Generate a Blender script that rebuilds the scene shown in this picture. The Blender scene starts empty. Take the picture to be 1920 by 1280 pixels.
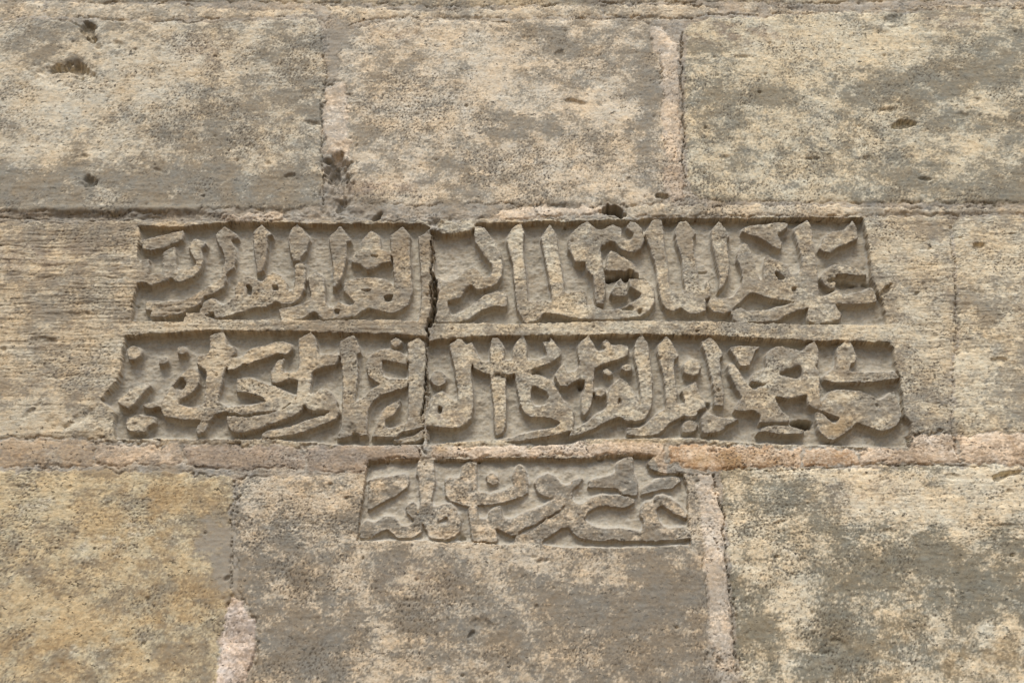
import bpy, math, random
import numpy as np

# ------------------------------------------------------------------ camera, light
scene = bpy.context.scene
random.seed(4)
RNG = np.random.default_rng(11)

TILT = math.radians(27.0)          # the camera looks up at the wall
FPX = 2450.0                       # focal length in photo pixels (1920 wide)
EYE = 1.60                         # eye height
D = 2.43                           # distance of the wall face

cam_data = bpy.data.cameras.new("camera")
cam_data.sensor_width = 36.0
cam_data.lens = FPX / 1920.0 * 36.0
cam_data.clip_start = 0.05
cam_data.clip_end = 500.0
cam = bpy.data.objects.new("camera", cam_data)
cam.location = (0, 0, EYE)
cam.rotation_euler = (math.radians(90) + TILT, 0, 0)
scene.collection.objects.link(cam)
scene.camera = cam

SUN_EL = math.radians(54.0)
SUN_AZ = math.radians(-12.0)       # sun stands behind the viewer, a little to one side
world = bpy.data.worlds.new("World")
scene.world = world
world.use_nodes = True
wn = world.node_tree.nodes
wl = world.node_tree.links
bg = wn["Background"]
sky = wn.new("ShaderNodeTexSky")
sky.sky_type = 'NISHITA'
sky.sun_disc = False
sky.sun_elevation = SUN_EL
sky.sun_rotation = math.radians(180) + SUN_AZ
sky.air_density = 1.0
sky.dust_density = 2.5
wl.new(sky.outputs[0], bg.inputs[0])
bg.inputs[1].default_value = 0.11
sun_data = bpy.data.lights.new("sun", 'SUN')
sun_data.energy = 2.0
sun_data.angle = math.radians(26)
sun_data.color = (1.0, 0.97, 0.92)
sun = bpy.data.objects.new("sun", sun_data)
sun.rotation_euler = (math.radians(90) - SUN_EL, 0, SUN_AZ)
scene.collection.objects.link(sun)

scene.view_settings.view_transform = 'Standard'
scene.view_settings.look = 'None'
scene.view_settings.gamma = 1.0
scene.view_settings.use_curve_mapping = False
scene.view_settings.exposure = 0.47


# ------------------------------------------------------------------ geometry of the survey
# every outline was measured in the photograph and is laid on the wall face here
def p2w(px, py):
    """photograph pixel -> (X, Z) on the wall face, metres."""
    a = (np.asarray(px, float) - 960.0) / FPX
    b = (640.0 - np.asarray(py, float)) / FPX
    y = math.cos(TILT) - b * math.sin(TILT)
    z = math.sin(TILT) + b * math.cos(TILT)
    t = D / y
    return a * t, EYE + z * t


CS = 0.0012                        # cell of the relief map, metres
X0, X1 = -1.50, 1.50
Z0, Z1 = 1.86, 4.02
NX = int((X1 - X0) / CS) + 1
NZ = int((Z1 - Z0) / CS) + 1
GX = X0 + np.arange(NX) * CS
GZ = Z0 + np.arange(NZ) * CS       # row 0 is the lowest


def w2c(X, Z):
    return (X - X0) / CS, (Z - Z0) / CS


def raster(pts, wide=0):
    """polygon (photo px) -> (row slice, col slice, bool mask)."""
    pts = np.array(pts, float)
    X, Z = p2w(pts[:, 0], pts[:, 1])
    cx, cz = w2c(X, Z)
    x0 = max(0, int(cx.min()) - 1); x1 = min(NX, int(cx.max()) + 3)
    z0 = max(0, int(cz.min()) - 1); z1 = min(NZ, int(cz.max()) + 3)
    if x1 <= x0 or z1 <= z0:
        return slice(0, 0), slice(0, 0), np.zeros((0, 0), bool)
    xs = np.arange(x0, x1) + 0.0
    m = np.zeros((z1 - z0, x1 - x0), bool)
    n = len(cx)
    for r in range(z0, z1):
        cr = []
        for i in range(n):
            za, zb = cz[i], cz[(i + 1) % n]
            if (za > r) != (zb > r):
                cr.append(cx[i] + (r - za) / (zb - za) * (cx[(i + 1) % n] - cx[i]))
        cr.sort()
        for k in range(0, len(cr) - 1, 2):
            a = int(math.ceil(cr[k])) - x0; b = int(math.floor(cr[k + 1])) - x0 + 1
            m[r - z0, max(a, 0):max(b, 0)] = True
    return slice(z0, z1), slice(x0, x1), m


def chaikin(p, k=0.08):
    p = [np.array(q, float) for q in p]
    out = []
    for i in range(len(p)):
        a, b = p[i], p[(i + 1) % len(p)]
        out.append(a * (1 - k) + b * k)
        out.append(a * k + b * (1 - k))
    return [tuple(q) for q in out]


# frequency grids for noise and blurring
FX = np.fft.rfftfreq(NX, CS)[None, :].astype(np.float32)
FZ = np.fft.fftfreq(NZ, CS)[:, None].astype(np.float32)


def fnoise(beta, lmin, lmax, ax=1.0, seed=0):
    """fractal noise; wavelengths lmin..lmax (m); ax>1 stretches it along X."""
    g = np.random.default_rng(seed)
    w = np.fft.rfft2(g.standard_normal((NZ, NX)).astype(np.float32))
    k = np.sqrt((FX * ax) ** 2 + FZ ** 2) + 1e-6
    amp = k ** (-beta) * np.exp(-(k * lmin) ** 2 * 0.5) * (1 - np.exp(-(k * lmax) ** 2))
    n = np.fft.irfft2(w * amp, s=(NZ, NX)).astype(np.float32)
    n -= n.mean(); n /= n.std()
    return n


def blur(a, s):
    """gaussian blur, sigma s metres (any size array, edge padded)."""
    r = int(4 * s / CS) + 2
    p = np.pad(a.astype(np.float32), r, mode='edge')
    fx = np.fft.rfftfreq(p.shape[1], CS)[None, :]
    fz = np.fft.fftfreq(p.shape[0], CS)[:, None]
    g = np.exp(-2 * (math.pi * s) ** 2 * (fx ** 2 + fz ** 2))
    return np.fft.irfft2(np.fft.rfft2(p) * g, s=p.shape)[r:-r, r:-r].astype(np.float32)


def sstep(a, b, x):
    t = np.clip((x - a) / (b - a), 0, 1)
    return t * t * (3 - 2 * t)


def bil(a, cx, cz):
    cx = np.clip(cx, 0, NX - 1.001); cz = np.clip(cz, 0, NZ - 1.001)
    ix = cx.astype(np.int32); iz = cz.astype(np.int32)
    fx = (cx - ix).astype(np.float32); fz = (cz - iz).astype(np.float32)
    if a.ndim == 3:
        fx = fx[..., None]; fz = fz[..., None]
    return ((a[iz, ix] * (1 - fx) + a[iz, ix + 1] * fx) * (1 - fz)
            + (a[iz + 1, ix] * (1 - fx) + a[iz + 1, ix + 1] * fx) * fz)


# ------------------------------------------------------------------ outlines of the carved letters
# tiles: origin and scale of the survey sheets
T1, T2, T3, T4, T5 = [(x, 400, 6.0) for x in (200, 500, 800, 1100, 1400)]
U1, U2, U3, U4, U5 = [(x, 610, 5.334) for x in (200, 500, 800, 1100, 1400)]
V1, V2 = (660, 835, 6.0), (980, 835, 6.0)


def S(tile, s):
    v = [float(q) for q in s.replace(',', ' ').split()]
    ox, oy, k = tile
    return [(ox + v[i] / k, oy + v[i + 1] / k) for i in range(0, len(v), 2)]


PANEL_L = [   # recesses in the left stone
    S(T1, "380 140 880 145 1250 108 1700 95 1920 108 2200 110 2600 125 3260 110 3560 120 3640 150 3660 400 3640 1000 3640 1200 3000 1190 2400 1195 1900 1185 1200 1190 1050 1115 880 1110 860 1212 270 1210 300 1000 340 800 345 560 350 400"),
    S(U1, "180 100 500 85 1050 48 1707 52 2000 55 2470 72 3100 95 3200 115 3200 400 3180 900 3165 1180 2600 1192 2300 1182 1900 1150 1600 1138 900 1130 500 1122 80 1130 60 1000 80 850 -10 790 -60 745 20 640 100 560 140 450 150 250"),
]
PANEL_R = [
    S(T3, "60 170 200 240 500 190 560 110 900 100 1350 88 1720 88 2230 76 2500 50 2940 40 3700 52 4290 30 4900 45 4912 48 4985 400 5000 700 5060 850 5130 970 5180 1245 4400 1250 3900 1228 3560 1215 2400 1205 1100 1235 470 1225 60 1230 90 700"),
    S(U3, "0 145 380 112 650 102 1200 97 1707 95 2160 90 2900 105 3300 122 3840 150 4630 165 4670 230 4700 450 4740 530 4780 900 4840 980 4840 1215 4100 1190 3800 1190 3250 1165 2700 1120 2300 1112 1600 1130 1350 1190 900 1180 640 1135 400 1150 0 1190"),
]
PANEL_B = [
    S(V1, "190 160 740 145 940 148 1280 152 1920 132 2420 150 2920 102 3170 95 3400 97 3320 190 3350 255 3480 300 3720 300 3770 420 3780 700 3790 900 3810 1060 3800 1120 2920 1148 2420 1142 2150 1112 1850 1112 1540 1112 1350 1082 1050 1088 800 1060 190 1065 50 1060 90 750 130 500 170 260"),
]

# each entry: block, [solids], [holes]
LET = []


def L(block, solids, holes=()):
    LET.append((block, solids, list(holes)))


# --- first line, left stone
L('L', [S(T1, "375 300 560 245 870 175 860 280 780 310 640 380 520 400 400 395 380 330")])
L('L', [S(T1, "300 560 480 490 475 650 450 690 620 660 620 430 775 350 775 600 790 630 950 600 1010 560 910 380 930 310 1000 265 1130 330 1065 390 1090 520 1060 620 990 700 830 770 760 760 720 710 690 740 600 770 500 820 430 770 280 790 300 700")])
L('L', [S(T1, "1320 125 1490 250 1400 280 1440 380 1455 500 1425 600 1340 660 1345 740 1310 830 1220 880 1090 920 1040 1020 930 1060 840 1120 660 1150 480 1165 500 1090 430 1080 420 975 860 965 1060 850 1220 750 1290 690 1290 600 1320 540 1310 450 1250 320 1210 230")])
L('L', [S(T1, "1040 1075 1090 980 1190 930 1250 990 1300 1020 1430 930 1440 820 1480 730 1560 690 1660 710 1735 765 1790 690 1860 650 1950 670 2030 760 2030 870 2100 830 2110 550 2235 540 2235 720 2220 840 2170 940 2080 1005 1950 1005 1900 980 1800 1035 1640 1060 1480 1110 1320 1155 1210 1165 1190 1090 1100 1140 1040 1110")],
  [S(T1, "1570 780 1630 820 1620 920 1560 900"), S(T1, "1855 785 1915 785 1925 855 1865 865")])
L('L', [S(T1, "1740 115 1870 240 1810 260 1815 400 1800 500 1760 640 1680 680 1680 600 1650 400 1640 210")])
L('L', [S(T2, "340 110 400 150 490 280 470 330 440 420 380 500 375 525 290 525 260 420 235 270 280 150")])
L('L', [S(T2, "455 700 560 640 640 690 660 800 660 980 700 1045 740 1050 800 970 870 1010 940 1020 1000 990 900 900 850 860 880 750 1000 720 1200 700 1370 740 1415 800 1435 850 1420 560 1400 400 1380 240 1530 135 1620 240 1610 400 1620 560 1640 800 1640 900 1600 1010 1480 1090 1400 1120 1280 1090 1150 1050 1040 1110 1000 1150 620 1185 540 1080 380 1180 160 1190 120 1060 250 1040 470 970 490 900")],
  [S(T2, "1045 845 1190 840 1120 880"), S(T2, "1320 920 1420 900 1400 980 1330 980"), S(T2, "760 1060 820 1060 810 1120 760 1120")])
L('L', [S(T2, "830 130 960 300 900 330 900 480 870 640 830 760 760 830 740 830 740 560 710 380 690 270")])
L('L', [S(T2, "1180 180 1280 270 1290 400 1400 430 1400 540 1290 555 1210 620 1110 630 1050 560 940 550 960 460 1060 400 1070 290")],
  [S(T2, "1160 460 1250 470 1240 495 1180 485")])
L('L', [S(T2, "1850 150 1875 400 1860 800 1850 1205 1700 1205 1740 1000 1730 600 1700 250 1740 240")])
# --- first line, right stone
L('R', [S(T3, "100 690 230 760 240 1000 260 1110 300 1215 100 1215")])
L('R', [S(T3, "540 130 650 140 710 230 760 300 830 400 855 560 850 690 800 780 680 830 560 850 490 790 430 860 380 940 240 980 240 850 220 760 350 720 430 620 500 580 570 610 640 710 700 710 740 640 730 560 640 470 550 320 530 240")])
L('R', [S(T3, "300 1130 500 1030 640 910 780 860 880 870 910 900 905 1040 760 1035 640 1070 540 1140 470 1190 300 1220 250 1170")])
L('R', [S(T3, "1060 90 1105 200 1085 400 1110 600 1130 800 1145 985 1280 970 1420 990 1395 830 1350 620 1310 400 1280 270 1385 105 1465 220 1480 400 1520 600 1545 800 1560 890 1680 870 1790 870 1800 970 1820 1190 1700 1180 1450 1130 1320 1120 1250 1200 1100 1225 1015 1060 1000 960 985 800 965 560 920 400 890 290 960 150")])
L('R', [S(T4, "-10 90 30 95 110 175 180 180 290 120 390 150 395 240 430 290 500 290 530 230 440 150 490 80 570 90 630 170 655 300 620 390 560 430 460 430 380 400 320 330 265 310 160 380 180 560 210 720 215 900 190 1020 110 1020 90 900 70 720 0 640 -20 540 -140 545 -160 480 -215 400 -205 260 -110 150")])
L('R', [S(T4, "270 400 370 460 530 560 600 680 500 665 380 640 210 640 230 480 260 420")])
L('R', [S(T4, "380 720 440 800 470 900 430 930 300 930 260 890 330 780")])
L('R', [S(T4, "470 735 640 730 740 800 768 900 765 1020 700 1100 590 1165 300 1200 -100 1200 -120 1060 60 1020 180 1080 300 1080 450 1030 600 940 620 900 540 850 480 830")])
L('R', [S(T4, "740 62 850 62 870 200 885 400 920 600 935 780 970 890 1060 890 1110 850 1085 700 1070 500 1010 330 985 190 1040 80 1130 70 1245 215 1200 260 1215 400 1240 600 1260 720 1265 830 1340 850 1340 770 1370 720 1390 760 1400 930 1340 960 1350 1080 1270 1120 1150 1130 1060 1060 990 1100 900 1080 850 1020 820 900 790 750 790 650 740 480 690 320 650 220")])
L('R', [S(T4, "1490 72 1620 240 1580 300 1600 420 1610 600 1600 700 1560 800 1480 870 1500 720 1460 560 1410 330 1395 190")])
L('R', [S(T5, "-60 170 0 130 480 80 460 150 350 230 410 320 400 370 380 400 320 380 220 300 100 240 -60 200")])
L('R', [S(T5, "-20 305 20 340 70 450 110 600 160 735 190 740 195 560 230 455 330 500 480 590 510 680 600 650 620 600 620 500 590 380 560 280 525 170 600 110 690 55 740 150 760 350 780 500 800 620 810 800 825 930 900 915 1010 850 1060 880 1120 905 1250 880 1420 830 1460 900 1475 980 1350 1010 1150 1010 1000 1010 1085 1130 1050 1190 930 1225 780 1240 690 1200 680 1150 700 1050 540 1100 320 1210 -100 1210 -160 1180 -180 1090 -60 1040 0 1085 200 1075 500 1005 560 990 300 955 180 925 95 880 30 900 -40 960 -170 1090 -250 1120 -380 1100 -440 1030 -420 950 -160 930 -40 780 -60 620 -110 500 -90 400")],
  [S(T5, "325 640 365 750 440 720 380 670"), S(T5, "510 830 560 820 560 870 520 880")])
L('R', [S(T5, "870 250 960 200 1130 170 1190 55 1250 160 1260 280 1150 330 1000 390 960 440 870 425 810 380 860 330")])
L('R', [S(T5, "980 560 1060 570 1200 590 1330 650 1370 690 1250 690 1010 675 1000 830 930 840 860 790 830 700 880 640")])
# --- second line, left stone
L('L', [S(U1, "190 230 270 185 350 230 340 290 280 340 210 325")])
L('L', [S(U1, "515 310 590 300 615 350 560 380 510 370")])
L('L', [S(U1, "700 215 750 200 795 220 800 270 750 290 700 275")])
L('L', [S(U1, "400 560 450 590 360 680 290 780 220 830 130 800 100 760 200 660 280 610")])
L('L', [S(U1, "200 900 300 870 480 900 480 960 400 1000 380 1050 220 1060 170 980")])
L('L', [S(U1, "800 425 860 400 920 470 920 570 870 650 750 720 710 770 830 810 960 785 975 640 990 450 890 370 905 280 1020 270 1030 90 1160 50 1195 120 1200 190 1280 210 1290 270 1230 310 1190 380 1165 480 1145 580 1110 740 1200 800 1190 850 1080 880 1030 940 980 1060 900 1090 880 1040 940 940 760 935 560 900 530 800 400 830 340 790 420 760 540 750 600 650 640 580 700 500")],
  [S(U1, "740 500 790 560 770 620 690 640 660 600")])
L('L', [S(U1, "1200 300 1340 300 1420 220 1600 180 1690 150 1780 150 1860 180 1850 230 1800 285 1700 270 1600 310 1500 340 1410 390 1370 370 1260 440 1200 440 1180 360")])
L('L', [S(U1, "1290 520 1430 500 1620 580 1700 600 1890 700 1870 750 1720 840 1600 850 1330 880 1200 860 1190 805 1430 780 1600 750 1540 700 1400 660 1290 655")])
L('L', [S(U2, "310 130 450 55 490 110 520 285 730 280 715 330 690 390 580 405 460 450 445 560 430 680 480 670 550 610 640 650 700 740 705 830 650 855 520 855 410 840 370 795 350 850 290 900 150 950 0 1000 -100 1040 -270 1080 -360 1060 -400 980 -410 890 -270 910 -100 895 60 860 180 820 290 740 310 560 290 530 180 540 100 580 40 560 30 460 90 360 180 300 160 400 170 460 300 450 320 330")])
L('L', [S(U2, "730 850 700 930 600 970 480 1020 300 1080 100 1120 -50 1130 -60 1080 0 1040 200 1010 400 940 600 880 700 790")])
L('L', [S(U2, "720 150 870 80 900 130 940 265 900 290 915 480 890 640 880 760 940 720 1040 630 1130 575 1080 550 1010 490 995 400 1010 310 1090 240 1200 222 1320 240 1395 300 1395 385 1280 350 1155 330 1150 400 1160 490 1220 515 1410 515 1400 600 1280 640 1150 680 1060 750 1010 850 1000 1000 1010 1090 930 1100 860 1050 820 1110 700 1130 740 1000 750 850 755 600 750 400 730 280")])
L('L', [S(U2, "1230 150 1290 100 1360 150 1340 190 1280 215 1240 190")])
L('L', [S(U2, "1400 160 1530 105 1600 200 1600 500 1580 700 1560 850 1575 1000 1480 1030 1350 1060 1300 1110 1200 1110 1050 1110 1080 1000 1150 850 1180 800 1340 720 1330 790 1270 890 1180 930 1180 1020 1300 1000 1410 960 1415 600 1410 250"),
        S(U2, "1380 1110 1480 1080 1570 1020 1580 1100 1500 1150 1330 1170 1240 1140")])
# --- second line, right stone
L('R', [S(U3, "220 190 300 125 355 125 400 190 430 250 450 370 440 470 465 620 470 800 450 920 400 980 310 1030 180 1020 -10 1000 -10 850 50 700 160 640 240 720 310 760 305 640 290 500 260 350 235 250")],
  [S(U3, "120 800 160 820 140 880 110 860")])
L('R', [S(U3, "400 180 455 150 490 260 560 345 640 350 630 230 650 112 720 108 785 210 775 340 855 330 860 210 940 102 990 108 1005 220 1010 330 1130 325 1210 290 1150 160 1230 150 1240 95 1350 260 1340 300 1240 370 1100 420 1040 460 890 470 800 490 790 600 800 800 800 950 770 1060 690 1105 675 1000 670 800 650 650 635 480 560 460 470 420 440 330")])
L('R', [S(U3, "880 470 1040 455 1150 490 1260 560 1340 680 1360 740 1430 770 1470 850 1475 960 1460 1040 1300 1085 1150 1110 950 1150 720 1160 650 1140 850 1110 1050 1050 1280 1010 1340 960 1250 930 1180 910 1060 915 980 880 930 790 910 650 890 560")],
  [S(U3, "1050 590 1200 650 1220 700 1200 780 1080 800 1040 720")])
L('R', [S(U3, "30 500 70 440 150 440 200 500 190 570 120 600 50 580")])
L('R', [S(U4, "-100 200 0 105 30 98 120 265 220 205 330 180 430 200 420 290 300 345 180 370 80 430 75 560 65 700 40 820 -20 900 -50 870 -55 700 -20 620 -20 540 -100 540 -200 610 -270 600 -330 500 -230 350 -200 460 -110 450 -70 380")])
L('R', [S(U4, "160 440 215 415 270 470 240 500 170 485")])
L('R', [S(U4, "340 400 400 375 460 400 460 440 390 460 340 440")])
L('R', [S(U4, "70 640 120 610 190 620 200 670 150 710 90 700")])
L('R', [S(U4, "160 160 200 130 250 180 200 220 160 200")])
L('R', [S(U4, "350 510 420 570 500 680 540 800 545 700 510 450 470 290 470 200 500 130 560 78 620 180 640 350 660 500 665 700 650 820 590 920 500 950 400 950 320 905 200 950 80 1020 -50 1080 -180 1100 -150 1040 0 960 100 870 200 820 210 700 240 590")],
  [S(U4, "330 705 355 760 335 785 315 760")])
L('R', [S(U4, "710 190 800 98 840 130 930 295 880 340 890 500 910 640 905 780 1000 770 940 640 1050 570 1100 550 1130 680 1190 740 1220 800 1110 850 1110 900 960 900 830 970 720 1080 560 1100 400 1080 400 1010 540 1020 680 880 800 810 790 700 770 500 730 350 705 250")])
L('R', [S(U4, "960 380 1040 315 1120 340 1150 420 1120 490 1040 505 970 470")])
L('R', [S(U4, "1140 160 1240 108 1300 160 1380 290 1340 320 1350 500 1375 680 1375 800 1280 800 1270 650 1230 450 1200 310 1165 220")])
L('R', [S(U4, "1140 920 1200 850 1290 900 1440 930 1550 920 1400 1000 1350 1050 1250 1080 1160 1075")])
L('R', [S(U4, "960 970 1040 930 1120 970 1100 1040 1040 1060 960 1060")])
L('R', [S(U5, "-180 210 0 195 150 200 100 240 60 340 40 390 -60 400 -90 340")])
L('R', [S(U5, "-200 400 -155 350 -80 430 0 560 80 650 120 600 210 590 30 555 70 470 200 415 190 290 290 195 430 215 570 255 600 200 680 150 720 220 725 370 690 400 730 450 735 600 750 820 680 830 615 790 600 690 420 735 280 705 350 850 430 910 430 970 120 970 140 900 60 850 -60 860 -130 840 -50 720 -100 640 -180 480")],
  [S(U5, "310 480 400 440 530 395 560 450 560 540 420 510")])
L('R', [S(U5, "90 1070 200 1000 400 990 600 1050 560 1085 400 1090 180 1060")])
L('R', [S(U5, "900 220 980 160 1050 165 1110 310 1100 360 1050 380 1030 450 1200 460 1490 450 1530 525 1250 560 900 570 770 540 780 490 890 410 905 330")])
L('R', [S(U5, "790 720 830 650 980 640 1130 650 1250 690 1330 740 1480 640 1530 780 1560 900 1520 980 1440 1035 1340 1055 1200 1000 1110 970 1070 1010 980 1080 880 1140 790 1120 720 1050 690 930 690 850 780 880 860 960 900 970 940 920 780 860 690 830 760 800 760 760")])
# --- third line
L('B', [S(V1, "180 370 330 360 560 310 640 320 630 470 500 550 330 640 190 720 170 700 190 500")])
L('B', [S(V1, "740 155 920 130 930 340 940 400 900 600 900 690 980 680 1060 640 1160 700 1230 830 1220 960 1150 1030 1040 1055 870 1040 800 880 780 850 790 950 740 1000 680 1035 500 1035 400 930 330 960 200 1035 80 1040 100 880 160 820 240 860 380 780 470 790 520 850 540 900 640 900 700 840 610 740 600 680 680 620 710 640 740 760 770 650 750 500 750 350 720 320")],
  [S(V1, "950 860 1070 790 1080 880 980 890")])
L('B', [S(V1, "1040 370 1220 360 1225 250 1300 170 1400 150 1405 280 1400 510 1560 540 1700 500 1830 440 1800 330 1870 200 1950 260 1980 400 1985 520 1920 560 1840 590 1700 640 1560 660 1430 670 1290 680 1100 620 1050 560")])
L('B', [S(V1, "1300 700 1410 670 1420 820 1530 820 1540 740 1670 655 1700 810 1800 820 1920 750 2070 700 2190 650 2280 590 2370 560 2400 640 2330 730 2200 800 2100 870 1930 940 1850 1000 1780 1010 1620 930 1640 1080 1560 1090 1350 1075 1330 900")])
L('B', [S(V2, "120 420 170 350 270 310 370 340 440 430 540 440 560 380 690 350 640 430 570 480 550 600 600 650 700 650 740 590 880 545 1130 555 1270 590 1260 640 1170 690 1050 690 930 670 850 690 740 740 690 830 760 880 860 920 1100 920 1350 960 1370 860 1320 760 1330 670 1380 630 1470 610 1500 560 1600 550 1760 640 1850 770 1850 830 1700 760 1560 660 1510 720 1540 850 1620 930 1880 905 1900 1040 1600 1065 1300 1070 1000 1065 800 1070 620 1035 520 920 450 920 330 1000 230 1060 210 1110 60 1125 -100 1110 -80 1000 60 980 160 910 280 810 470 730 470 640 420 600 380 580 300 590 180 540")])
L('B', [S(V2, "1500 380 1600 330 1760 330 1790 380 1680 480 1560 490 1330 550 1340 480")])
L('B', [S(V2, "1050 200 1150 130 1240 100 1250 290 1300 400 1300 560 1130 550 1060 480 730 470 750 380 900 350 1050 300")])
L('B', [S(V1, "1500 340 1570 290 1650 350 1640 430 1570 440 1520 410")])

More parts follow.
